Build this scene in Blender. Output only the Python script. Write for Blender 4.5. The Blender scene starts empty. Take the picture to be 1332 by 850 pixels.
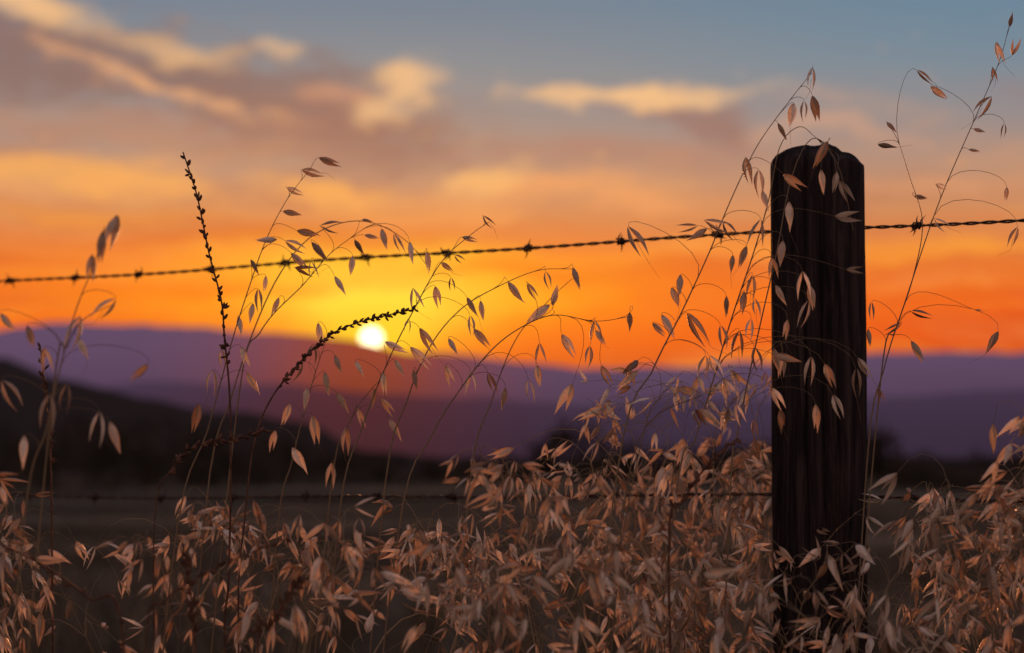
import bpy, math, random
import numpy as np
from mathutils import Vector, noise as mnoise
random.seed(7); rng=np.random.default_rng(7)
scene=bpy.context.scene
scene.view_settings.view_transform='Standard'; scene.view_settings.look='None'; scene.view_settings.exposure=0; scene.view_settings.gamma=1
CAMH=0.95; PX=36/85/1332; T=math.atan(175*PX)

def s2l(c):
    c=c/255.0
    return c/12.92 if c<=0.04045 else ((c+0.055)/1.055)**2.4
def col(r,g,b): return (s2l(r),s2l(g),s2l(b),1.0)

def at(u,v,d):
    """world point at distance d (metres north of the viewpoint) for a bearing read off the photograph"""
    x=(u-666)*PX; y=(425-v)*PX
    f=np.array([0,math.cos(T),math.sin(T)]); up=np.array([0,-math.sin(T),math.cos(T)])
    r=f+np.array([x,0,0])+y*up
    return np.array([0,0,CAMH])+r*(d/r[1])

# ---------------------------------------------------------------- camera
cam=bpy.data.cameras.new("camera"); camo=bpy.data.objects.new("camera",cam); scene.collection.objects.link(camo)
camo.location=(0,0,CAMH); camo.rotation_euler=(math.pi/2+T,0,0)
cam.lens=85; cam.sensor_width=36; cam.clip_start=0.05; cam.clip_end=60000
cam.dof.use_dof=True; cam.dof.focus_distance=2.9; cam.dof.aperture_fstop=4.8
scene.camera=camo

# ---------------------------------------------------------------- node helpers
class NT:
    def __init__(s,tree): s.t=tree; s.n=tree.nodes; s.l=tree.links
    def put(s,sock,v):
        if hasattr(v,'is_output') : s.l.new(v,sock)
        else: sock.default_value=v
    def m(s,op,a,b=None,c=None,clamp=False):
        n=s.n.new('ShaderNodeMath'); n.operation=op; n.use_clamp=clamp
        s.put(n.inputs[0],a)
        if b is not None: s.put(n.inputs[1],b)
        if c is not None: s.put(n.inputs[2],c)
        return n.outputs[0]
    def xyz(s,x,y,z=0.0):
        n=s.n.new('ShaderNodeCombineXYZ'); s.put(n.inputs[0],x); s.put(n.inputs[1],y); s.put(n.inputs[2],z); return n.outputs[0]
    def sep(s,v):
        n=s.n.new('ShaderNodeSeparateXYZ'); s.put(n.inputs[0],v); return n.outputs
    def noise(s,vec,scale=1.0,detail=3.0,rough=0.5,dist=0.0,out=0):
        n=s.n.new('ShaderNodeTexNoise'); s.l.new(vec,n.inputs['Vector'])
        n.inputs['Scale'].default_value=scale; n.inputs['Detail'].default_value=detail
        n.inputs['Roughness'].default_value=rough; n.inputs['Distortion'].default_value=dist
        return n.outputs[out]
    def smooth(s,v,a,b,lo=0.0,hi=1.0):
        n=s.n.new('ShaderNodeMapRange'); n.interpolation_type='SMOOTHSTEP'
        s.put(n.inputs[0],v); n.inputs[1].default_value=a; n.inputs[2].default_value=b
        n.inputs[3].default_value=lo; n.inputs[4].default_value=hi; return n.outputs[0]
    def mix(s,f,a,b,mode='MIX'):
        n=s.n.new('ShaderNodeMix'); n.data_type='RGBA'; n.blend_type=mode
        s.put(n.inputs[0],f); s.put(n.inputs[6],a); s.put(n.inputs[7],b); return n.outputs[2]
    def ramp(s,f,stops,interp='LINEAR'):
        n=s.n.new('ShaderNodeValToRGB'); s.l.new(f,n.inputs[0]); cr=n.color_ramp; cr.interpolation=interp
        while len(cr.elements)<len(stops): cr.elements.new(0.5)
        for e,(p,c) in zip(cr.elements,stops): e.position=p; e.color=c
        return n.outputs[0]

def newmat(name):
    m=bpy.data.materials.new(name); m.use_nodes=True; m.node_tree.nodes.clear()
    nt=NT(m.node_tree); o=nt.n.new('ShaderNodeOutputMaterial'); return m,nt,o
def principled(nt,color,rough=0.8,spec=0.2):
    p=nt.n.new('ShaderNodeBsdfPrincipled'); nt.put(p.inputs['Base Color'],color); nt.put(p.inputs['Roughness'],rough)
    p.inputs['Specular IOR Level'].default_value=spec; return p
def bump(nt,h,strength,dist):
    b=nt.n.new('ShaderNodeBump'); nt.l.new(h,b.inputs['Height']); b.inputs['Strength'].default_value=strength
    b.inputs['Distance'].default_value=dist; return b.outputs[0]

# ---------------------------------------------------------------- sky
SAZ=(483-666)*PX; SEL=(600-441)*PX
w=bpy.data.worlds.new("World"); scene.world=w; w.use_nodes=True
k=NT(w.node_tree); k.n.clear()
wo=k.n.new('ShaderNodeOutputWorld')
tc=k.n.new('ShaderNodeTexCoord').outputs['Generated']
X,Y,Z=k.sep(tc)
az=k.m('ARCTAN2',X,Y); el=k.m('ARCSINE',Z)
def E(v): return (600-v)*PX
R=0.4
base=k.ramp(k.m('DIVIDE',el,R,clamp=True),[
 (0.0,col(150,60,50)),(E(470)/R,col(186,66,38)),(E(435)/R,col(220,76,24)),(E(385)/R,col(228,100,30)),(E(335)/R,col(224,118,52)),
 (E(285)/R,col(206,134,86)),(E(230)/R,col(184,138,112)),(E(165)/R,col(156,136,130)),(E(90)/R,col(128,134,142)),(E(10)/R,col(104,124,144)),
 (0.7,col(88,112,142)),(1.0,col(90,106,136))])
nv=k.xyz(k.m('MULTIPLY',az,14.0),k.m('MULTIPLY',el,30.0),0.3)
nc=k.sep(k.noise(nv,1.0,5.0,0.6,0.0,1))
azd=k.m('ADD',az,k.m('MULTIPLY',k.m('SUBTRACT',nc[0],0.5),0.085))
eld=k.m('ADD',el,k.m('MULTIPLY',k.m('SUBTRACT',nc[1],0.5),0.032))
fine=k.noise(k.xyz(k.m('MULTIPLY',az,45.0),k.m('MULTIPLY',el,120.0),2.0),1.0,5.0,0.65)
right=k.m('MULTIPLY',k.smooth(az,-0.05,0.2),k.smooth(el,E(260),E(20)))
c=k.mix(k.m('MULTIPLY',right,0.5),base,col(92,134,158))
wisp=k.noise(k.xyz(k.m('MULTIPLY',azd,9.0),k.m('MULTIPLY',eld,42.0),5.0),1.0,5.0,0.55)
wf=k.m('MULTIPLY',k.smooth(wisp,0.5,0.72),k.smooth(el,E(60),E(240)))
c=k.mix(k.m('MULTIPLY',wf,0.55),c,col(250,168,94))
wf2=k.m('MULTIPLY',k.smooth(wisp,0.48,0.28),k.smooth(el,E(60),E(200)))
c=k.mix(k.m('MULTIPLY',wf2,0.4),c,col(170,94,74))
def blob(u,v,su,sv,rot,colr,stren,noisy=1.25):
    global c
    a0=(u-666)*PX; e0=E(v); r=math.radians(-rot)
    dx=k.m('SUBTRACT',azd,a0); dy=k.m('SUBTRACT',eld,e0)
    p=k.m('ADD',k.m('MULTIPLY',dx,math.cos(r)/(su*PX)),k.m('MULTIPLY',dy,math.sin(r)/(su*PX)))
    q=k.m('ADD',k.m('MULTIPLY',dx,-math.sin(r)/(sv*PX)),k.m('MULTIPLY',dy,math.cos(r)/(sv*PX)))
    d=k.m('ADD',k.m('MULTIPLY',p,p),k.m('MULTIPLY',q,q))
    g=k.m('EXPONENT',k.m('MULTIPLY',d,-0.5))
    g=k.m('ADD',g,k.m('MULTIPLY',k.m('SUBTRACT',fine,0.5),noisy))
    g=k.m('MULTIPLY',k.smooth(g,0.15,1.05),stren)
    c=k.mix(g,c,colr)
mv=col(130,102,100)
blob(55,85,165,48,8,mv,0.95)
blob(330,118,200,46,12,mv,0.95)
blob(430,172,140,34,10,col(150,106,96),0.9)
blob(930,158,60,22,20,col(146,108,102),0.85)
blob(800,205,170,20,0,col(172,122,106),0.6)
blob(180,180,220,22,4,col(176,124,102),0.6)
blob(240,296,260,14,3,col(190,100,64),0.6)
lit=col(240,188,134)
blob(30,22,80,20,12,lit,0.9)
blob(225,66,60,14,5,lit,0.6)
blob(190,112,120,9,14,col(226,164,118),0.85)
blob(515,116,54,20,-5,lit,0.85)
blob(468,142,40,11,0,lit,0.7)
blob(400,122,46,11,10,col(206,146,116),0.6)
blob(338,56,20,11,0,lit,0.5)
blob(835,122,110,12,-3,lit,0.95)
blob(712,128,34,11,0,lit,0.65)
blob(628,236,48,12,-3,col(248,184,112),0.8)
blob(120,240,150,18,4,col(244,168,88),0.8)
blob(440,246,80,13,4,col(248,172,88),0.8)
blob(800,250,140,13,3,col(238,158,98),0.6)
blob(1080,172,80,12,0,col(214,158,124),0.5)
blob(1220,240,120,14,0,col(220,150,106),0.5)
st=k.noise(k.xyz(k.m('MULTIPLY',azd,6.0),k.m('MULTIPLY',eld,85.0),9.0),1.0,4.0,0.5)
low=k.m('MULTIPLY',k.smooth(el,E(250),E(320)),1.0)
c=k.mix(k.m('MULTIPLY',k.m('MULTIPLY',k.smooth(st,0.5,0.68),low),0.55),c,col(255,166,54))
c=k.mix(k.m('MULTIPLY',k.m('MULTIPLY',k.smooth(st,0.5,0.33),low),0.65),c,col(198,68,34))
def glow(u,v,su,sv,colr,stren,nz=0.0):
    global c
    p=k.m('DIVIDE',k.m('SUBTRACT',azd if nz else az,(u-666)*PX),su*PX); q=k.m('DIVIDE',k.m('SUBTRACT',eld if nz else el,E(v)),sv*PX)
    d=k.m('ADD',k.m('MULTIPLY',p,p),k.m('MULTIPLY',q,q))
    g=k.m('MULTIPLY',k.m('EXPONENT',k.m('MULTIPLY',d,-0.5)),stren)
    c=k.mix(g,c,colr)
glow(900,425,420,38,col(238,84,18),0.55,1)
glow(500,400,350,62,col(250,114,10),0.8)
glow(490,374,190,34,col(255,170,22),0.95,1)
glow(485,386,84,34,col(255,222,66),1.0,1)
glow(483,441,54,34,col(255,206,40),1.0)
glow(330,372,150,7,col(234,90,14),0.5,1)
glow(640,358,130,6,col(236,98,20),0.5,1)
dx=k.m('SUBTRACT',az,SAZ); dy=k.m('SUBTRACT',el,SEL)
rr=k.m('SQRT',k.m('ADD',k.m('MULTIPLY',dx,dx),k.m('MULTIPLY',dy,dy)))
disc=k.smooth(rr,0.0052,0.0036)
c=k.mix(disc,c,(3.6,3.1,1.7,1))
bk=k.smooth(Y,0.75,-0.35)
bcol=k.ramp(k.m('DIVIDE',el,1.2,clamp=True),[(0.0,col(224,184,170)),(0.3,col(222,186,170)),(0.65,col(158,148,158)),(1.0,col(100,108,134))])
c=k.mix(bk,c,bcol)
up=k.smooth(el,0.3,0.9)
c=k.mix(k.m('MULTIPLY',up,0.55),c,col(104,110,132))
bg=k.n.new('ShaderNodeBackground'); k.l.new(c,bg.inputs[0]); bg.inputs[1].default_value=1.0
sky=k.n.new('ShaderNodeTexSky'); sky.sky_type='NISHITA'; sky.sun_disc=False
sky.sun_elevation=SEL; sky.sun_rotation=SAZ; sky.dust_density=3.0
bg2=k.n.new('ShaderNodeBackground'); k.l.new(sky.outputs[0],bg2.inputs[0]); bg2.inputs[1].default_value=0.003
ad=k.n.new('ShaderNodeAddShader'); k.l.new(bg.outputs[0],ad.inputs[0]); k.l.new(bg2.outputs[0],ad.inputs[1])
k.l.new(ad.outputs[0],wo.inputs[0])

sl=bpy.data.lights.new("sun","SUN"); sl.energy=5.0; sl.angle=math.radians(0.53); sl.color=(1.0,0.40,0.16)
so=bpy.data.objects.new("sun",sl); scene.collection.objects.link(so)
sd=Vector((math.sin(SAZ)*math.cos(SEL),math.cos(SAZ)*math.cos(SEL),math.sin(SEL)))
so.rotation_euler=sd.to_track_quat('Z','Y').to_euler(); so.location=(-5,40,6)

# ---------------------------------------------------------------- mesh accumulator
class MB:
    def __init__(s): s.v=[]; s.f=[]; s.c=[]; s.n=0
    def add(s,v,f,c):
        s.v.append(v); s.f.append(f+s.n); s.c.append(c); s.n+=len(v)
    def obj(s,name,mat,smooth=True):
        v=np.concatenate(s.v).astype(np.float32); f=np.concatenate(s.f).astype(np.int32); c=np.concatenate(s.c).astype(np.float32)
        me=bpy.data.meshes.new(name); me.vertices.add(len(v)); me.vertices.foreach_set('co',v.ravel())
        me.loops.add(f.size); me.loops.foreach_set('vertex_index',f.ravel())
        me.polygons.add(len(f)); me.polygons.foreach_set('loop_start',np.arange(len(f),dtype=np.int32)*4)
        me.polygons.foreach_set('loop_total',np.full(len(f),4,dtype=np.int32))
        me.polygons.foreach_set('use_smooth',np.full(len(f),smooth))
        a=me.attributes.new('info','FLOAT_COLOR','POINT'); a.data.foreach_set('color',c.ravel())
        me.update(); me.validate(); me.materials.append(mat)
        o=bpy.data.objects.new(name,me); scene.collection.objects.link(o); return o
def tube(mb,P,rad,sides=4,tint=0.5,kind=1.0):
    P=np.asarray(P,float); n=len(P)
    rad=np.broadcast_to(np.asarray(rad,float),(n,))
    t=np.gradient(P,axis=0); t/=np.linalg.norm(t,axis=1)[:,None]+1e-12
    ref=np.array([0.31,0.83,0.46]) 
    a=np.cross(t,ref); a/=np.linalg.norm(a,axis=1)[:,None]+1e-9
    b=np.cross(t,a)
    th=np.arange(sides)*2*math.pi/sides
    V=P[:,None,:]+rad[:,None,None]*(np.cos(th)[None,:,None]*a[:,None,:]+np.sin(th)[None,:,None]*b[:,None,:])
    V=V.reshape(-1,3)
    i=np.arange(n-1)[:,None]*sides; j=np.arange(sides)[None,:]; j2=(j+1)%sides
    F=np.stack([i+j,i+j2,i+sides+j2,i+sides+j],-1).reshape(-1,4)
    C=np.zeros((len(V),4)); C[:,0]=0.5; C[:,1]=np.repeat(np.linspace(0,1,n),sides); C[:,2]=tint; C[:,3]=kind
    mb.add(V,F,C)
def bez(a,b,c,d,n=7):
    t=np.linspace(0,1,n)[:,None]
    return (1-t)**3*a+3*(1-t)**2*t*b+3*(1-t)*t*t*c+t**3*d
def norm(v): return v/(np.linalg.norm(v)+1e-12)
def smoothline(pts,n=24):
    pts=np.asarray(pts,float); m=len(pts)
    if m<3: 
        t=np.linspace(0,1,n)[:,None]; return pts[0]*(1-t)+pts[-1]*t
    ext=np.vstack([2*pts[0]-pts[1],pts,2*pts[-1]-pts[-2]]); out=[]
    for q in np.linspace(0,m-1-1e-6,n):
        i=int(q); f=q-i; p0,p1,p2,p3=ext[i:i+4]
        out.append(0.5*((2*p1)+(-p0+p2)*f+(2*p0-5*p1+4*p2-p3)*f*f+(-p0+3*p1-3*p2+p3)*f**3))
    return np.array(out)

TT=np.array([0,.1,.26,.45,.65,.84,1.0]); WW=np.array([.18,.58,.97,.95,.60,.25,.01])
def spikelet(mb,B,d,L,open_=0.25,roll=None,wid=0.125,third=False,awn=False):
    d=norm(d); 
    if roll is None: roll=random.uniform(0,math.pi)
    ref=np.array([0,0,1.0]) if abs(d[2])<0.9 else np.array([1.0,0,0])
    a=norm(np.cross(d,ref)); b=np.cross(d,a)
    side=math.cos(roll)*a+math.sin(roll)*b; out=np.cross(d,side)
    tint=random.random(); n=len(TT)
    specs=[(1,open_*random.uniform(.8,1.1),1.0),(-1,open_*random.uniform(.6,1.1),random.uniform(.85,1.0))]
    if third: specs.append((0.25,open_*0.2,0.72))
    for s,op,ls in specs:
        z=TT*L*ls; wd=WW*L*wid*ls
        cy=s*(op*L*(TT**1.35)*0.5+0.0006)
        bend=s*L*random.uniform(.02,.09)*np.sin(TT*math.pi); sw=L*random.uniform(-.06,.06)*TT**2
        V=[]
        for sx in (-1,-0.5,0.0,0.5,1):
            keel=s*wd*0.75*(1-sx*sx)
            V.append(B[None]+side[None]*(sx*wd+sw)[:,None]+out[None]*(cy+bend+keel)[:,None]+d[None]*z[:,None])
        V=np.stack(V,1).reshape(-1,3)
        i=np.arange(n-1)[:,None]*5; j=np.arange(4)[None,:]
        F=np.stack([i+j,i+j+1,i+5+j+1,i+5+j],-1).reshape(-1,4)
        C=np.zeros((len(V),4)); C[:,0]=np.tile([0,.25,.5,.75,1],n); C[:,1]=np.repeat(TT,5); C[:,2]=tint; C[:,3]=0
        mb.add(V,F,C)
    if awn:
        e=B+d*L*0.5; k1=e+d*L*0.55+out*L*0.12*random.uniform(-1,1)
        k2=k1+norm(d+side*random.uniform(-1,1)+out*random.uniform(-1,1))*L*0.7
        tube(mb,[e,k1,k2],[0.00022,0.0002,0.0001],3,0.3,1)

# ---------------------------------------------------------------- oat material
def oat_mat(name):
    m,nt,o=newmat(name)
    at_=nt.n.new('ShaderNodeAttribute'); at_.attribute_name='info'
    sepc=nt.n.new('ShaderNodeSeparateColor'); nt.l.new(at_.outputs['Color'],sepc.inputs[0])
    ac,al,ti=sepc.outputs; kind=at_.outputs['Alpha']
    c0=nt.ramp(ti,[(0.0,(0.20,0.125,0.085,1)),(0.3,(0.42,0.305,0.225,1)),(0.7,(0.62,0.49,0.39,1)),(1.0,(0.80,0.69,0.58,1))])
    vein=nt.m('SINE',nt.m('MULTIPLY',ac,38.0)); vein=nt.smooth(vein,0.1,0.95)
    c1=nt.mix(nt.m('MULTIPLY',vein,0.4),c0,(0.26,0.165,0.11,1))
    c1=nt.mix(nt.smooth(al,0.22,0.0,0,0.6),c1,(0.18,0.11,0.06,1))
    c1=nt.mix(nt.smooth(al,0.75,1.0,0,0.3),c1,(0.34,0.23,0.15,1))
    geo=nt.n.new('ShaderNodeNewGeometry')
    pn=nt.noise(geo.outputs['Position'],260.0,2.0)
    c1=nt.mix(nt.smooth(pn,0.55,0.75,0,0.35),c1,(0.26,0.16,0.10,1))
    stemc=nt.ramp(ti,[(0,(0.09,0.06,0.035,1)),(1,(0.32,0.23,0.14,1))])
    cc=nt.mix(kind,c1,stemc)
    p=principled(nt,cc,0.6,0.22)
    tr=nt.n.new('ShaderNodeBsdfTranslucent'); nt.l.new(nt.mix(1.0,cc,(1.0,0.78,0.62,1),'MULTIPLY'),tr.inputs[0])
    mx=nt.n.new('ShaderNodeMixShader'); nt.l.new(nt.m('MULTIPLY_ADD',kind,-0.27,0.27),mx.inputs[0])
    nt.l.new(p.outputs[0],mx.inputs[1]); nt.l.new(tr.outputs[0],mx.inputs[2]); nt.l.new(mx.outputs[0],o.inputs[0])
    return m
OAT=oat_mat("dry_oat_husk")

# ---------------------------------------------------------------- wild oat plants at recognisable places
UP=np.array([0,0,1.0])
def dirpx(th,depthtilt=0.0):
    r=math.radians(th); return norm(np.array([math.cos(r),depthtilt,-math.sin(r)]))
def hero(name,depth,stems,spk,Ldef=28,r0=0.0013):
    mb=MB(); samples=[]
    for s in stems:
        dd=depth+s[1] if isinstance(s,tuple) else depth
        pts=s[0] if isinstance(s,tuple) else s
        W=[at(u,v,dd) for u,v in pts]
        W=W[::-1]
        b=W[0].copy(); tan=norm(W[0]-W[1]); g=b+ np.array([tan[0]*b[2]*0.25,0.02,-b[2]]); mid=(b+g)/2+np.array([tan[0]*0.03,0,0])
        P=smoothline([g,mid]+W,44); n=len(P)
        tube(mb,P,np.linspace(r0,0.00035,n),5,0.3,1)
        for q in range(2):
            i=random.randint(2,8); p=P[i]; o=norm(np.array([random.uniform(-1,1),random.uniform(-1,1),0]))
            l=random.uniform(.12,.2); cv=bez(p,p+o*l*.3+UP*l*.6,p+o*l*.7+UP*l*.5,p+o*l-UP*l*.1,8)
            tube(mb,cv,np.linspace(.0015,.0004,8),3,0.8,1)
        tang=np.gradient(P,axis=0)
        for i in range(12,n): samples.append((P[i],norm(tang[i]),i/n))
    for it in spk:
        u,v,th=it[:3]; Lp=it[3] if len(it)>3 else Ldef
        Lp*=random.uniform(.92,1.1)
        dep=depth+random.uniform(-.03,.03); ppm=PX*dep
        L=Lp*ppm*1.08; d=dirpx(th,random.uniform(-.35,.35)); Cn=at(u,v,dep); B=Cn-d*L*0.5
        best=None
        for (p,tg,fr) in samples:
            dv=B-p; dist=np.linalg.norm(dv)
            score=abs(dist-0.025)+0.02*dist+0.7*max(0,0.25*dist-(dv@tg))
            if best is None or score<best[0]: best=(score,p,tg,dist)
        _,p,tg,dist=best
        cv=bez(p,p+tg*dist*.4,B-d*dist*.22+UP*dist*.05,B,9)
        tube(mb,cv,np.linspace(.00042,.00026,9),3,0.2,1)
        spikelet(mb,B,d,L,random.choice([.05,.1,.18,.3,.5]),roll=random.uniform(0,math.pi),wid=random.uniform(.115,.15),awn=random.random()<.3)
    return mb.obj(name,OAT)

N="wild_oat_plant"
hero(N,2.95,[[(1316,20),(1300,80),(1268,155),(1222,262),(1180,385),(1150,480),(1128,600)],
             [(1170,188),(1183,230),(1200,290),(1188,360),(1165,430),(1145,500)]],
 [(1315,25,280,20),(1320,60,285,22),(1300,70,75,26),(1293,98,80,18),(1278,140,130,30),(1305,172,95,20),(1275,170,10,18),(1204,101,40,26),(1222,121,40,26),
  (1160,166,50,18),(1155,190,5,26),(1225,292,40,22),(1198,257,10,18),(1200,409,15,26),(1194,458,60,30),(1290,447,120,32),(1309,253,95,18),(1318,310,110,26),(1134,406,90,22),(1131,440,80,22),(1226,243,20,18),(1274,404,5,10),(1160,428,150,24),(1268,196,10,16)],r0=.0012)
hero(N,2.75,[[(1056,95),(1028,130),(985,190),(950,262),(922,330),(885,410),(850,480),(805,600)],
             ([(1062,180),(1040,165),(1015,190),(1000,260),(980,330),(950,420),(905,570),(880,640)],.05),
             ([(1110,300),(1090,215),(1058,180),(1030,230),(1010,330),(985,440),(960,560),(950,640)],.1)],
 [(1055,104,98,30),(1030,150,100,34),(1061,142,75,34),(1046,146,92,26),(1018,172,60,26),(1068,203,115,38),(1034,237,35,34),(1070,238,80,32),(1100,250,65,32),(1086,238,100,28),(1104,282,2,30),
  (1027,283,88,34),(1016,331,100,34),(973,224,80,36),(988,240,85,34),(996,262,70,24),(950,300,50,26),(985,305,105,34),(935,293,20,34),(966,335,110,26),(952,345,95,24),(977,375,95,30),(966,395,100,30),(984,402,80,26),
  (829,316,60,40),(893,296,170,26),(884,372,95,26),(906,306,150,30),(870,425,60,32),(908,430,58,52),(878,388,75,26),(858,430,45,26),(915,480,100,34),(932,478,60,30),(1046,372,85,36),(1056,388,80,30),(1016,385,65,30),(1045,410,110,34),(1113,352,3,22),
  (1025,466,15,36),(1053,484,95,36),(1012,520,60,30),(1022,430,100,26),(1080,490,70,34),(1115,500,85,36),(1125,480,60,30),(1062,545,90,36),(1090,530,70,34),(1010,470,80,30),(985,470,80,32),(960,450,95,34),(975,430,100,30),(945,400,90,26),(940,440,80,30),(1005,350,85,26)],Ldef=30)
hero(N,3.05,[[(402,222),(372,262),(345,315),(322,380),(300,450),(270,560),(230,690)],
             ([(560,352),(530,315),(488,291),(445,290),(400,312),(362,360),(330,430),(300,520),(270,640)],.08),
             ([(470,300),(430,330),(395,370),(340,430),(310,520)],.03)],
 [(430,211,20),(408,225,15),(385,249,22,24),(381,278,12,22),(346,313,175,26),(385,321,28),(402,304,12),(432,295,6),(416,328,50),(389,340,45),(398,352,14,26),(407,352,80,20),(443,372,58),(332,348,60,20),(337,392,85,26),(327,409,100,26),
  (484,308,12,20),(499,312,80,26),(519,318,65,26),(467,322,60,20),(535,330,82,28),(556,342,88,26),(458,346,92,24),(478,287,10,14),(312,425,80,24),(345,370,95,20),(358,400,110,24),(290,470,80,30),(318,465,70,28),(275,500,95,32),(330,500,60,30),(255,545,100,34)],Ldef=28)
hero(N,3.0,[[(636,289),(612,306),(575,340),(540,400),(505,470),(470,560),(440,680)],
            ([(745,350),(700,352),(650,372),(600,402),(560,450),(530,520),(500,640)],.06),
            ([(820,412),(775,418),(722,410),(680,425),(640,455),(600,505),(560,570),(520,680)],-.06),
            ([(745,362),(715,390),(672,440),(640,520),(610,640)],.1)],
 [(636,289,45,18),(612,311,12,22),(598,337,35,16),(582,348,40,18),(569,388,80,26),(588,371,82,16),(541,390,75,26),(615,400,60,26),(627,405,82,26),(613,425,85,26),(627,441,50,30),(590,452,60,26),(557,443,55,34),(548,466,45,34),
  (516,452,25,30),(672,381,52,32),(693,379,55,22),(713,366,75,22),(722,384,285,26),(700,409,140,36),(750,363,72,26),(703,461,85,26),(740,451,60,34),(775,432,85,28),(781,440,60,24),(819,420,90,24),
  (765,465,100,30),(530,425,100,16),(468,480,60,24),(500,500,85,28),(540,495,80,26),(612,500,92,30),(655,520,100,30),(690,510,80,28),(640,500,70,26),(735,520,115,40),(790,490,60,30),(700,490,85,28),(585,490,70,26),(485,520,100,26),(520,480,60,26)],Ldef=28)
hero(N,3.1,[[(425,440),(415,470),(400,520),(380,600),(360,700)],
            ([(500,490),(480,510),(455,550),(430,640)],.05)],
 [(440,475,70,24),(416,434,80,24),(405,462,100,24),(385,485,120,28),(425,500,80,28),(398,520,95,30),(446,525,60,28),(372,540,110,28),(410,560,80,34),(470,545,70,28),(450,575,90,32),(355,575,100,30),(390,600,60,36),(430,620,95,34),(505,530,50,26),(515,560,60,30)],Ldef=28)
hero(N,2.35,[[(136,295),(122,345),(100,400),(78,480),(60,560),(30,690)],
             ([(150,395),(110,415),(88,450),(68,520)],.04)],
 [(146,303,105,44),(132,322,98,40),(118,350,95,34),(135,404,138,44),(95,435,110,44),(180,486,140,30),(10,420,50,26),(40,440,75,30),(60,470,85,34),(108,455,70,30),(62,540,95,50),(85,520,100,40),(15,515,60,46),(150,570,70,42),(30,590,95,46),(125,560,100,44)],Ldef=40)

# ---------------------------------------------------------------- the mass of wild oats
mass=MB()
def plant(x,y,H,loose=1.0,lite=False):
    lean=np.array([random.gauss(0,.11),random.gauss(0,.06),0])
    g=np.array([x,y,0.0]); top=g+lean*H+UP*H
    droop=norm(np.array([random.gauss(0,1),random.gauss(0,.6),0]))
    P=smoothline([g,g+lean*.2*H+UP*.4*H,g+lean*.55*H+UP*.72*H,top-UP*.07,top+droop*random.uniform(.02,.09)-UP*random.uniform(-.01,.03)],26)
    n=len(P); tube(mass,P,np.linspace(.0013,.00035,n),4,random.random()*.8+.1,1)
    tg=np.gradient(P,axis=0)
    plen=random.uniform(.26,.40); s0=max(0.3,1-plen/H)
    nodes=random.randint(6,9)
    for a in range(nodes):
        f=s0+(1-s0)*(a/(nodes-1))**0.9; q=f*(n-1); i=min(int(q),n-2); p=P[i]*(1-(q-i))+P[i+1]*(q-i); t=norm(tg[i])
        rel=(f-s0)/(1-s0)
        nb=(random.choice([1,2,2]) if lite else random.choice([2,3,3,4])) if rel<.7 else random.choice([1,1,2])
        ph=random.uniform(0,6.28)
        for b in range(nb):
            ph+=6.28/nb+random.uniform(-.6,.6); o=np.array([math.cos(ph),math.sin(ph),0])
            Lb=(0.13*(1-rel)**.7+.03)*random.uniform(.4,1.2)*loose
            B=p+o*Lb*random.uniform(.45,.9)+UP*Lb*random.uniform(-.3,.6)
            wild=random.random()
            if wild<.7: d=norm(o*random.uniform(.1,.9)-UP*random.uniform(.5,1.2)+rng.normal(0,.26,3))
            elif wild<.94: d=norm(o*random.uniform(.6,1.2)-UP*random.uniform(-.1,.7)+rng.normal(0,.3,3))
            else: d=norm(o+UP*random.uniform(.2,1.0)+rng.normal(0,.2,3))
            cv=bez(p,p+norm(t+o*.6)*Lb*.5,B-d*Lb*.3+UP*Lb*.1,B,7)
            tube(mass,cv,np.linspace(.00042,.00028,7),3,.6,1)
            L=random.uniform(.023,.039)
            spikelet(mass,B,d,L,random.choice([.08,.2,.35,.55,.8,1.0]),wid=random.uniform(.09,.14),third=random.random()<.3,awn=random.random()<.35)
            if Lb>.06 and random.random()<.65:
                m_=cv[random.choice([2,3,4])]; d2=norm(-o*random.uniform(-.8,.8)-UP*random.uniform(.2,1)+rng.normal(0,.4,3))
                B2=m_+norm(np.array([random.gauss(0,1),random.gauss(0,1),-.3]))*.025
                tube(mass,bez(m_,m_+norm(cv[4]-cv[2])*.012,B2-d2*.008,B2,5),.0003,3,.6,1)
                spikelet(mass,B2,d2,L*random.uniform(.8,1.1),random.choice([.12,.25,.45,.7]),wid=random.uniform(.09,.135),awn=random.random()<.35)
    for q in range(random.randint(1,2)):
        i=random.randint(4,10); p=P[i]; o=norm(np.array([random.uniform(-1,1),random.uniform(-1,1),0]))
        l=random.uniform(.1,.2); cv=bez(p,p+o*l*.2+UP*l*.6,p+o*l*.6+UP*l*.6,p+o*l-UP*l*.05,8)
        tube(mass,cv,np.linspace(.0015,.0003,8),3,.9,1)
def densx(u): return 0.78 if u<330 else (0.45 if u<620 else 1.0)
cnt=0
while cnt<255:
    y=2.3+1.45*random.betavariate(1.7,1.9); x=random.uniform(-2.1,2.1)
    u=666+x/y/PX
    if random.random()>densx(u): continue
    clump=mnoise.noise(Vector((x*5.5,y*4.0,3.7)))        # oats grow in loose tussocks
    if random.random()>0.66+1.3*clump: continue
    if abs(x-0.4)<.075 and abs(y-3.15)<.075: continue
    tall=random.random()<.17
    if 370<u<600: tall=False
    H=random.gauss(.862,.06)+.10*clump
    nearpost=(990<u<1150 and y<3.15)
    if nearpost and random.random()<.55: continue         # thinner at the foot of the post
    if y<2.45: H=min(H,.87)
    if tall: H=random.uniform(.95,1.08)
    if nearpost: H=min(H,random.uniform(.74,.86)); tall=False
    if 370<u<620: H-=.05
    elif 620<=u<980: H-=.01
    plant(x,y,min(H,1.1),1.2 if tall else 1.0,tall); cnt+=1
mass.obj("wild_oats",OAT)

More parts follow.
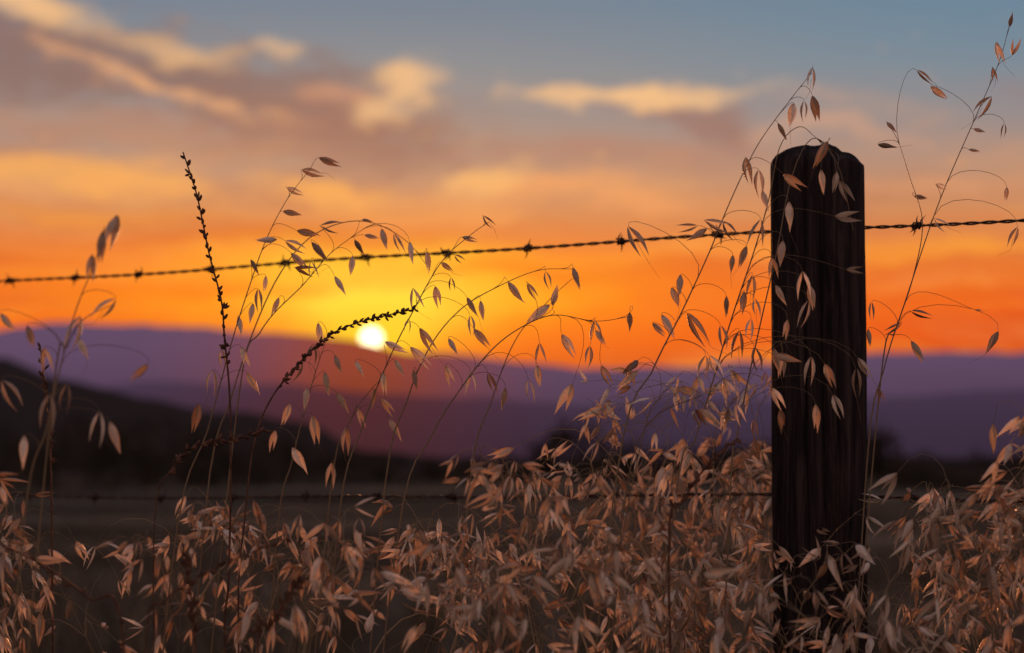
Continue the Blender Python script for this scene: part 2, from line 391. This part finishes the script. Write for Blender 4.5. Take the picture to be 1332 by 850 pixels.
# ---------------------------------------------------------------- knobbly dead weeds
m,nt,o=newmat("dead_weed"); geo=nt.n.new('ShaderNodeNewGeometry')
cc=nt.ramp(nt.noise(geo.outputs['Position'],90.0,3.0),[(0.3,(0.045,0.022,0.016,1)),(0.7,(0.13,0.06,0.04,1))])
p=principled(nt,cc,.8,.15); nt.l.new(p.outputs[0],o.inputs[0]); WEED=m
def pod(mb,B,d,L,wd):
    d=norm(d)
    P=[B+d*L*t for t in (0,.15,.4,.7,.9,1)]
    tube(mb,P,[wd*r for r in (.25,.7,1,.85,.4,.05)],6,.5,1)
def weed(depth,pts,b0,b1,step=.0065,size=.006,r=.0018,name="dead_weed_stalk"):
    mb=MB(); W=[at(u,v,depth) for u,v in pts][::-1]
    b=W[0]; g=np.array([b[0]+.02,b[1],0.]); P=smoothline([g,(b+g)/2]+W,60) if b[2]>.05 else smoothline(W,60)
    n=len(P); tube(mb,P,np.linspace(r,r*.5,n),6,.5,1)
    seg=np.linalg.norm(np.diff(P,axis=0),axis=1); cum=np.concatenate([[0],np.cumsum(seg)]); tot=cum[-1]; tg=np.gradient(P,axis=0)
    s=tot*b0; a=0
    while s<tot*b1:
        i=min(np.searchsorted(cum,s),n-1); t=norm(tg[i]); a+=2.4+random.uniform(-.5,.5)
        e1=norm(np.cross(t,[.2,1,.1])); e2=np.cross(t,e1); o=math.cos(a)*e1+math.sin(a)*e2
        i0=max(0,i-1); fr=(s-cum[i0])/max(1e-6,cum[i]-cum[i0]) if i>i0 else 0; pc=P[i0]*(1-fr)+P[i]*fr
        for z in range(random.choice([1,2,2,3])):
            o2=norm(o+rng.normal(0,.5,3)); pod(mb,pc+o2*r*.6,norm(o2+t*random.uniform(.6,1.8)),size*random.uniform(.7,1.3),size*random.uniform(.2,.3))
        s+=step*random.uniform(.5,1.6)
    return mb.obj(name,WEED)
weed(2.95,[(238,198),(248,228),(258,262),(272,330),(288,392),(292,440),(299,520),(300,640),(297,760),(292,850)],.80,1.0,step=.007,size=.0072)
weed(2.95,[(541,402),(505,410),(462,421),(430,436),(392,470),(352,520),(330,580),(318,680),(310,800)],.84,1.0,step=.0035,size=.0065,r=.0014)
weed(2.4,[(-40,690),(0,708),(55,735),(115,778),(160,830)],.75,.98,step=.02,size=.006)
weed(2.4,[(378,700),(330,718),(270,745),(215,782),(190,850)],.86,1.0,step=.009,size=.006,r=.0013)
weed(2.4,[(238,712),(246,750),(250,800),(254,860)],.9,1.0,step=.005,size=.008)
weed(2.35,[(392,752),(372,780),(352,815),(335,860)],.9,1.0,step=.004,size=.008)
weed(3.1,[(52,448),(56,480),(60,530),(66,600)],.86,1.0,step=.006,size=.008)
weed(2.6,[(960,570),(925,600),(890,650),(870,720)],.88,1.0,step=.006,size=.008)
weed(2.8,[(345,560),(300,572),(255,580),(225,610),(200,700)],.88,1.0,step=.004,size=.008,r=.001)

# ---------------------------------------------------------------- fence posts
m,nt,o=newmat("weathered_post_wood"); tco=nt.n.new('ShaderNodeTexCoord'); mp=nt.n.new('ShaderNodeMapping')
mp.inputs['Scale'].default_value=(1,1,0.06); nt.l.new(tco.outputs['Object'],mp.inputs[0])
g1=nt.noise(mp.outputs[0],120.0,5.0,.65,.6); g2=nt.noise(mp.outputs[0],38.0,4.0,.6); g3=nt.noise(tco.outputs['Object'],14.0,4.0,.6)
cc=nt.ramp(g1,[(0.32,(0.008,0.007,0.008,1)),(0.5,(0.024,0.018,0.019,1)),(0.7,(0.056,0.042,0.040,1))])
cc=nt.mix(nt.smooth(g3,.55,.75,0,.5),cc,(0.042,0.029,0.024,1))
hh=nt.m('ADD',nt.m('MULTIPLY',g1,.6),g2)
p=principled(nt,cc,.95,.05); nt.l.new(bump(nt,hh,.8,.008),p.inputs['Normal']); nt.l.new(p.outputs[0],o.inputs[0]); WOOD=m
m,nt,o=newmat("rusty_wire"); tco=nt.n.new('ShaderNodeTexCoord')
cc=nt.ramp(nt.noise(tco.outputs['Object'],150.0,3.0),[(0.35,(0.02,0.012,0.010,1)),(0.7,(0.08,0.04,0.025,1))])
p=principled(nt,cc,.6,.4); p.inputs['Metallic'].default_value=.3; nt.l.new(p.outputs[0],o.inputs[0]); WIRE=m
def post(x,y,H,R,seed,name="wooden_fence_post"):
    NS=160; TH=.026; zs=list(np.linspace(-.3,H-TH-.004,90))+[H-TH+TH*t for t in np.sin(np.linspace(.04,1,18)*math.pi/2)]
    cracks=[(random.uniform(0,6.28),random.uniform(.03,.06),random.uniform(.004,.011),random.uniform(.2,H)) for _ in range(20)]
    V=[];F=[]
    for z in zs:
        t=max(0,(z-(H-TH))/TH); prof=1.0
        if t>0: prof=max(0.0,(1-t**1.7))**.42
        taper=1.0+.03*(H-z)/H
        for j in range(NS):
            a=2*math.pi*j/NS; r=R*taper
            r+=.0022*mnoise.noise(Vector((math.cos(a)*1.6+seed,math.sin(a)*1.6,z*2)))+.0026*mnoise.noise(Vector((math.cos(a)*9,math.sin(a)*9+seed,z*1.4)))
            r+=.0016*mnoise.noise(Vector((math.cos(a)*28,math.sin(a)*28+seed,z*3)))
            for ca,cw,cd,cz in cracks:
                da=abs((a-ca-.12*math.sin(z*4)+math.pi)%(2*math.pi)-math.pi)
                if da<cw: r-=cd*(1-da/cw)*min(1,max(0,1-abs(z-cz-.3)/.7)*1.5)
            r*=prof
            zz=z
            if t>0: zz=z+min(1,t*3)*(.007*mnoise.noise(Vector((math.cos(a)*prof*3,math.sin(a)*prof*3,seed)))-.005*math.cos(a)*prof)
            V.append((r*math.cos(a),r*math.sin(a),zz))
    for i in range(len(zs)-1):
        for j in range(NS):
            F.append((i*NS+j,i*NS+(j+1)%NS,(i+1)*NS+(j+1)%NS,(i+1)*NS+j))
    F.append([ (len(zs)-1)*NS+j for j in range(NS)])
    me=bpy.data.meshes.new(name); me.from_pydata(V,[],F); me.polygons.foreach_set('use_smooth',[True]*len(F)); me.materials.append(WOOD)
    ob=bpy.data.objects.new(name,me); ob.location=(x,y,0); scene.collection.objects.link(ob); return ob
fd=np.array([-.826,.563,0]); fd/=np.linalg.norm(fd); fn=np.array([.563,.826,0]); fn/=np.linalg.norm(fn)
P0=np.array([(1065-666)*PX*3.15,3.15,0]); RP=.0597
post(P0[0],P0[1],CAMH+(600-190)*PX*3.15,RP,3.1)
PL=P0+fd*2.75; PR=P0-fd*2.75; PLL=P0+fd*5.5
post(PL[0],PL[1],1.37,.062,8.2); post(PR[0],PR[1],1.35,.058,12.9); post(PLL[0],PLL[1],1.36,.06,22.9)
def wire(h,sag,phase,name="barbed_wire"):
    mb=MB(); off=fn*(RP+.006); 
    def pt(s):
        q=(s/2.75)%1.0; return P0+off+fd*s+UP*(h-4*sag*q*(1-q)+.0015*math.sin(s*9)+.002*math.sin(s*3.1))
    S=np.arange(-2.8,5.6,.0045); C=np.array([pt(s) for s in S]); tw=S*2*math.pi/.05
    for ph in (0,math.pi):
        P=C+.0014*(np.cos(tw+ph)[:,None]*fn[None]+np.sin(tw+ph)[:,None]*UP[None]); tube(mb,P,.00135,6,.5,1)
    s=-2.7+phase
    while s<5.5:
        c0=pt(s); w0=random.uniform(0,6.28)
        t=np.linspace(0,1,40); an=w0+t*2*math.pi*3
        P=c0+fd[None]*((t-.5)*.013)[:,None]+.0042*(np.cos(an)[:,None]*fn[None]+np.sin(an)[:,None]*UP[None]); tube(mb,P,.0013,5,.5,1)
        for kk in range(4):
            an=w0+random.uniform(-.4,.4)+kk*math.pi/2+.8; r=math.cos(an)*fn+math.sin(an)*UP
            b=c0+fd*((kk-1.5)*.0032); tip=b+r*.0155+fd*random.uniform(-.006,.006)
            tube(mb,[b+r*.002,b+r*.008,tip],[.0013,.0012,.0001],5,.5,1)
        s+=.148+random.uniform(-.012,.012)
    for pp in (0,2.75,-2.75):
        c0=pt(pp)
        tube(mb,[c0+UP*.012-fn*.02,c0+UP*.012+fn*.001,c0+UP*.006+fn*.004,c0-UP*.006+fn*.004,c0-UP*.012+fn*.001,c0-UP*.012-fn*.02],.0018,6,.5,1)
    return mb.obj(name,WIRE)
wire(1.259,.004,.05); wire(.905,.012,.10); wire(.55,.01,.02)

# ---------------------------------------------------------------- ground
def sp(n,far,pw): 
    t=np.linspace(-1,1,n); return np.sign(t)*np.abs(t)**pw*far
gx=sp(161,14000,4); gy=sp(181,16000,4)
def gh(x,y):
    d=math.hypot(x,y); f=min(1,max(0,(d-15)/80))
    return f*(.35*mnoise.noise(Vector((x*.02,y*.02,0)))+.05*mnoise.noise(Vector((x*.2,y*.2,0)))) 
V=[(x,y,gh(x,y)) for y in gy for x in gx]; nx=len(gx)
F=[(j*nx+i,j*nx+i+1,(j+1)*nx+i+1,(j+1)*nx+i) for j in range(len(gy)-1) for i in range(nx-1)]
me=bpy.data.meshes.new("ground"); me.from_pydata(V,[],F); me.polygons.foreach_set('use_smooth',[True]*len(F))
m,nt,o=newmat("dry_field"); geo=nt.n.new('ShaderNodeNewGeometry'); pos=geo.outputs['Position']
mp=nt.n.new('ShaderNodeMapping'); mp.inputs['Scale'].default_value=(.5,.6,1); nt.l.new(pos,mp.inputs[0])
a=nt.noise(mp.outputs[0],.16,5.0,.6); b=nt.noise(pos,3.0,4.0,.6); 
cc=nt.ramp(a,[(0.38,(0.036,0.028,0.021,1)),(0.5,(0.085,0.064,0.046,1)),(0.64,(0.19,0.145,0.105,1))])
cc=nt.mix(nt.smooth(b,.4,.7,0,.5),cc,(0.042,0.032,0.023,1))
p=nt.n.new('ShaderNodeBsdfDiffuse'); nt.l.new(cc,p.inputs[0]); nt.l.new(bump(nt,b,.6,.05),p.inputs['Normal']); nt.l.new(p.outputs[0],o.inputs[0])
me.materials.append(m); ob=bpy.data.objects.new("ground",me); scene.collection.objects.link(ob)

# dry grass
gm=MB(); NB=42000
yy=1.2+rng.exponential(7,NB); xx=rng.normal(0,1,NB)*(1.6+yy*.38)
cl=np.round(xx*2.2)/2.2; cl2=np.round(yy*2.2)/2.2; xx=xx*.6+cl*.4; yy=yy*.6+cl2*.4
hh_=rng.uniform(.12,.38,NB)*np.where(rng.random(NB)<.1,1.4,1); an=rng.uniform(0,6.28,NB); ln=rng.uniform(.1,.6,NB)*hh_; wd=rng.uniform(.0015,.004,NB)*(1+yy*.08)
base=np.stack([xx,yy,np.full(NB,-.02)],-1); o_=np.stack([np.cos(an),np.sin(an),0*an],-1); sd_=np.stack([-np.sin(an+.5),np.cos(an+.5),0*an],-1)
rows=[]
for t,wf_ in ((0,1),(.4,.9),(.75,.6),(1,.08)):
    c_=base+o_*(ln*t*t)[:,None]+np.array([0,0,1.])*(hh_*(t-.18*t*t))[:,None]
    rows+= [c_-sd_*(wd*wf_)[:,None],c_+sd_*(wd*wf_)[:,None]]
V=np.stack(rows,1).reshape(-1,3); b0=np.arange(NB)[:,None]*8
F=np.concatenate([b0+np.array([[0,1,3,2]])+2*i for i in range(3)])
C=np.zeros((len(V),4)); C[:,0]=.5; C[:,1]=.5; C[:,2]=np.repeat(rng.random(NB),8); C[:,3]=1
gm.add(V,F,C); 
m,nt,o=newmat("dry_grass_blade"); at_=nt.n.new('ShaderNodeAttribute'); at_.attribute_name='info'
sc_=nt.n.new('ShaderNodeSeparateColor'); nt.l.new(at_.outputs['Color'],sc_.inputs[0])
cc=nt.ramp(sc_.outputs[2],[(0,(0.03,0.023,0.016,1)),(.6,(0.08,0.06,0.042,1)),(1,(0.17,0.13,0.09,1))])
p=nt.n.new('ShaderNodeBsdfDiffuse'); nt.l.new(cc,p.inputs[0]); nt.l.new(p.outputs[0],o.inputs[0]); gm.obj("dry_grass",m)

# ---------------------------------------------------------------- hills and mountains
def painted_haze_mat(name,basec,haze_glow,sun_glow,wx,ws,zfade):  # slope colour plus aerial haze painted on as emission
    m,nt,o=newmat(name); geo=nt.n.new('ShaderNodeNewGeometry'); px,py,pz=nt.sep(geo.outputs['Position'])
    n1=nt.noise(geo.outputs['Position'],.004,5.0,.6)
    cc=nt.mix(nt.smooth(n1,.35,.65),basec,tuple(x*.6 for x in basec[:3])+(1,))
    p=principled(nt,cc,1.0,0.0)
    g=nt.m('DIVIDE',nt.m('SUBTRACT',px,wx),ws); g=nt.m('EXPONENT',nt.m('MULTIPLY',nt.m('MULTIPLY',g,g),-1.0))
    hc=nt.mix(g,haze_glow,sun_glow)  # reddish sun glow in the haze, painted into the emission colour
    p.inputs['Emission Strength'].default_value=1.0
    f=nt.smooth(pz,0.0,zfade,.5,1.0)  # painted haze glow weakens towards the foot of the slope
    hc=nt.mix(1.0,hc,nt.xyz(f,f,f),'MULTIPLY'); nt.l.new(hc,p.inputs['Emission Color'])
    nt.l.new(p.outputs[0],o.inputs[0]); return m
def ridge(name,D,prof,mat,depth,W,nx=260,ny=26,rough=.05):
    V=[];F=[]
    xs=np.linspace(-W,W,nx)
    for j in range(ny):
        t=j/(ny-1); s=math.sin(min(1,t/.6)*math.pi/2)**1.3 if t<=.6 else math.cos((t-.6)/.4*math.pi/2)
        y=D+(t-.6)*depth
        for x in xs:
            h=prof(x/D); e=rough*h*mnoise.fractal(Vector((x/D*30,t*6,D*.01)),1.0,2.0,5)
            V.append((x,y,max(-2,h*s+e*s)-1.0*(1-s)))
    for j in range(ny-1):
        for i in range(nx-1): F.append((j*nx+i,j*nx+i+1,(j+1)*nx+i+1,(j+1)*nx+i))
    me=bpy.data.meshes.new(name); me.from_pydata(V,[],F); me.polygons.foreach_set('use_smooth',[True]*len(F)); me.materials.append(mat)
    ob=bpy.data.objects.new(name,me); scene.collection.objects.link(ob); return ob
def profile(D,pts,wob=3):
    us=[(u-666)*PX for u,_ in pts]; hs=[CAMH+(600-v)*PX*D for _,v in pts]
    return lambda a: float(np.interp(a,us,hs))+wob*PX*D*mnoise.fractal(Vector((a*40,D*.1,0)),1.0,2.0,3)
M1=painted_haze_mat("far_mountain_painted_haze",(0.02,0.017,0.022,1),col(98,74,100),col(158,70,44),-.0582*9000,400,480)
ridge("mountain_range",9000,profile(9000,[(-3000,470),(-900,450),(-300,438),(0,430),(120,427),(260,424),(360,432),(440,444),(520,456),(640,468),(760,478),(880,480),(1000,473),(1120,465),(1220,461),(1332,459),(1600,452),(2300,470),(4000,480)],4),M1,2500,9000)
M2=painted_haze_mat("mountain_painted_haze",(0.02,0.016,0.02,1),col(78,59,82),col(102,52,56),-.0582*5000,260,280)
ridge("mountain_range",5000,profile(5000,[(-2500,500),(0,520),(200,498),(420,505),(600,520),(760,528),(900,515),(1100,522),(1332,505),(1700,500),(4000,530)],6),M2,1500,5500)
M3=painted_haze_mat("wooded_hill_painted_haze",(0.025,0.020,0.019,1),(.008,.0055,.0065,1),(.013,.007,.0065,1),-20,30,20)  # dark hill with a faint painted haze glow
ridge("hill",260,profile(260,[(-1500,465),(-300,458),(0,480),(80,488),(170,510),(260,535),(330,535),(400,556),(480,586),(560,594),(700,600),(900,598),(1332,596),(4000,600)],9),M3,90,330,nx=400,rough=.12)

# ---------------------------------------------------------------- distant trees
m,nt,o=newmat("dark_foliage"); at_=nt.n.new('ShaderNodeAttribute'); at_.attribute_name='info'
sc_=nt.n.new('ShaderNodeSeparateColor'); nt.l.new(at_.outputs['Color'],sc_.inputs[0])
cc=nt.ramp(sc_.outputs[2],[(0,(0.022,0.018,0.014,1)),(1,(0.055,0.043,0.033,1))]); p=principled(nt,cc,.9,.05); nt.l.new(p.outputs[0],o.inputs[0])
tb=MB()
def tree(x,y,H,Wd):
    z0=gh(x,y)-.2; g=np.array([x,y,z0])
    tube(tb,[g,g+UP*H*.3+np.array([.1,0,0]),g+UP*H*.6,g+UP*H*.85],[H*.04,H*.03,H*.02,H*.008],6,0,1)
    cs=[]
    for i in range(random.randint(7,11)):
        a=random.uniform(0,6.28); rr=Wd*random.uniform(.15,.6); c_=g+np.array([math.cos(a)*rr,math.sin(a)*rr,H*random.uniform(.25,.86)])
        tube(tb,[g+UP*H*random.uniform(.2,.45),(g+UP*H*.4+c_)/2,c_],[H*.015,H*.01,H*.004],4,0,1); cs.append(c_)
    K=46; 
    for c_ in cs:
        R_=Wd*random.uniform(.18,.32); P=c_+rng.normal(0,1,(K,3))*np.array([R_,R_,R_*.65])*.6
        P[:,2]=np.maximum(P[:,2],z0+.1)
        e=rng.normal(0,1,(K,3)); e/=np.linalg.norm(e,axis=1)[:,None]; f=np.cross(e,rng.normal(0,1,(K,3))); f/=np.linalg.norm(f,axis=1)[:,None]
        s=H*.05*rng.uniform(.6,1.4,K)[:,None]
        V=np.stack([P-e*s,P-f*s*.6,P+e*s,P+f*s*.6],1).reshape(-1,3); F=np.arange(K*4).reshape(-1,4)
        C=np.zeros((K*4,4)); C[:,2]=np.repeat(rng.random(K),4); C[:,3]=0; tb.add(V,F,C)
for u,v,d,wf_ in [(-60,560,80,1),(-10,550,82,1.2),(60,555,76,1.3),(130,550,80,1),(190,560,74,1.4),(250,550,78,1.2),(310,560,78,1.2),(370,572,80,1.2),(430,580,90,1.2),(500,586,95,1.1),(560,590,100,1),
   (620,580,100,.9),(660,588,100,1),(715,562,90,1.1),(760,552,88,1.1),(800,568,88,1.1),(850,584,90,1.1),(905,580,85,1.2),(950,568,82,1.2),(1000,575,80,1.2),(1060,575,78,1.2),(1105,560,75,1),(1140,552,72,.9),(1180,590,72,1.2),(1230,596,70,1.4),(1290,594,70,1.4),(1350,585,72,1.2),(1420,575,72,1.2),(-150,565,82,1.3),(-240,550,82,1.2),(1500,590,75,1.3),(1590,570,75,1.2)]:
    z=CAMH+(600-v)*PX*d; x=(u-666)*PX*d; H=max(z+.2,1.2); tree(x,d,H,H*.8*wf_)
    tree(x+random.uniform(-1.2,1.2),d+6,H*.65,H*.8*wf_)
    tree(x+random.uniform(-1.5,1.5),d-5,H*.5,H*.75*wf_)
tb.obj("distant_trees",m,False)
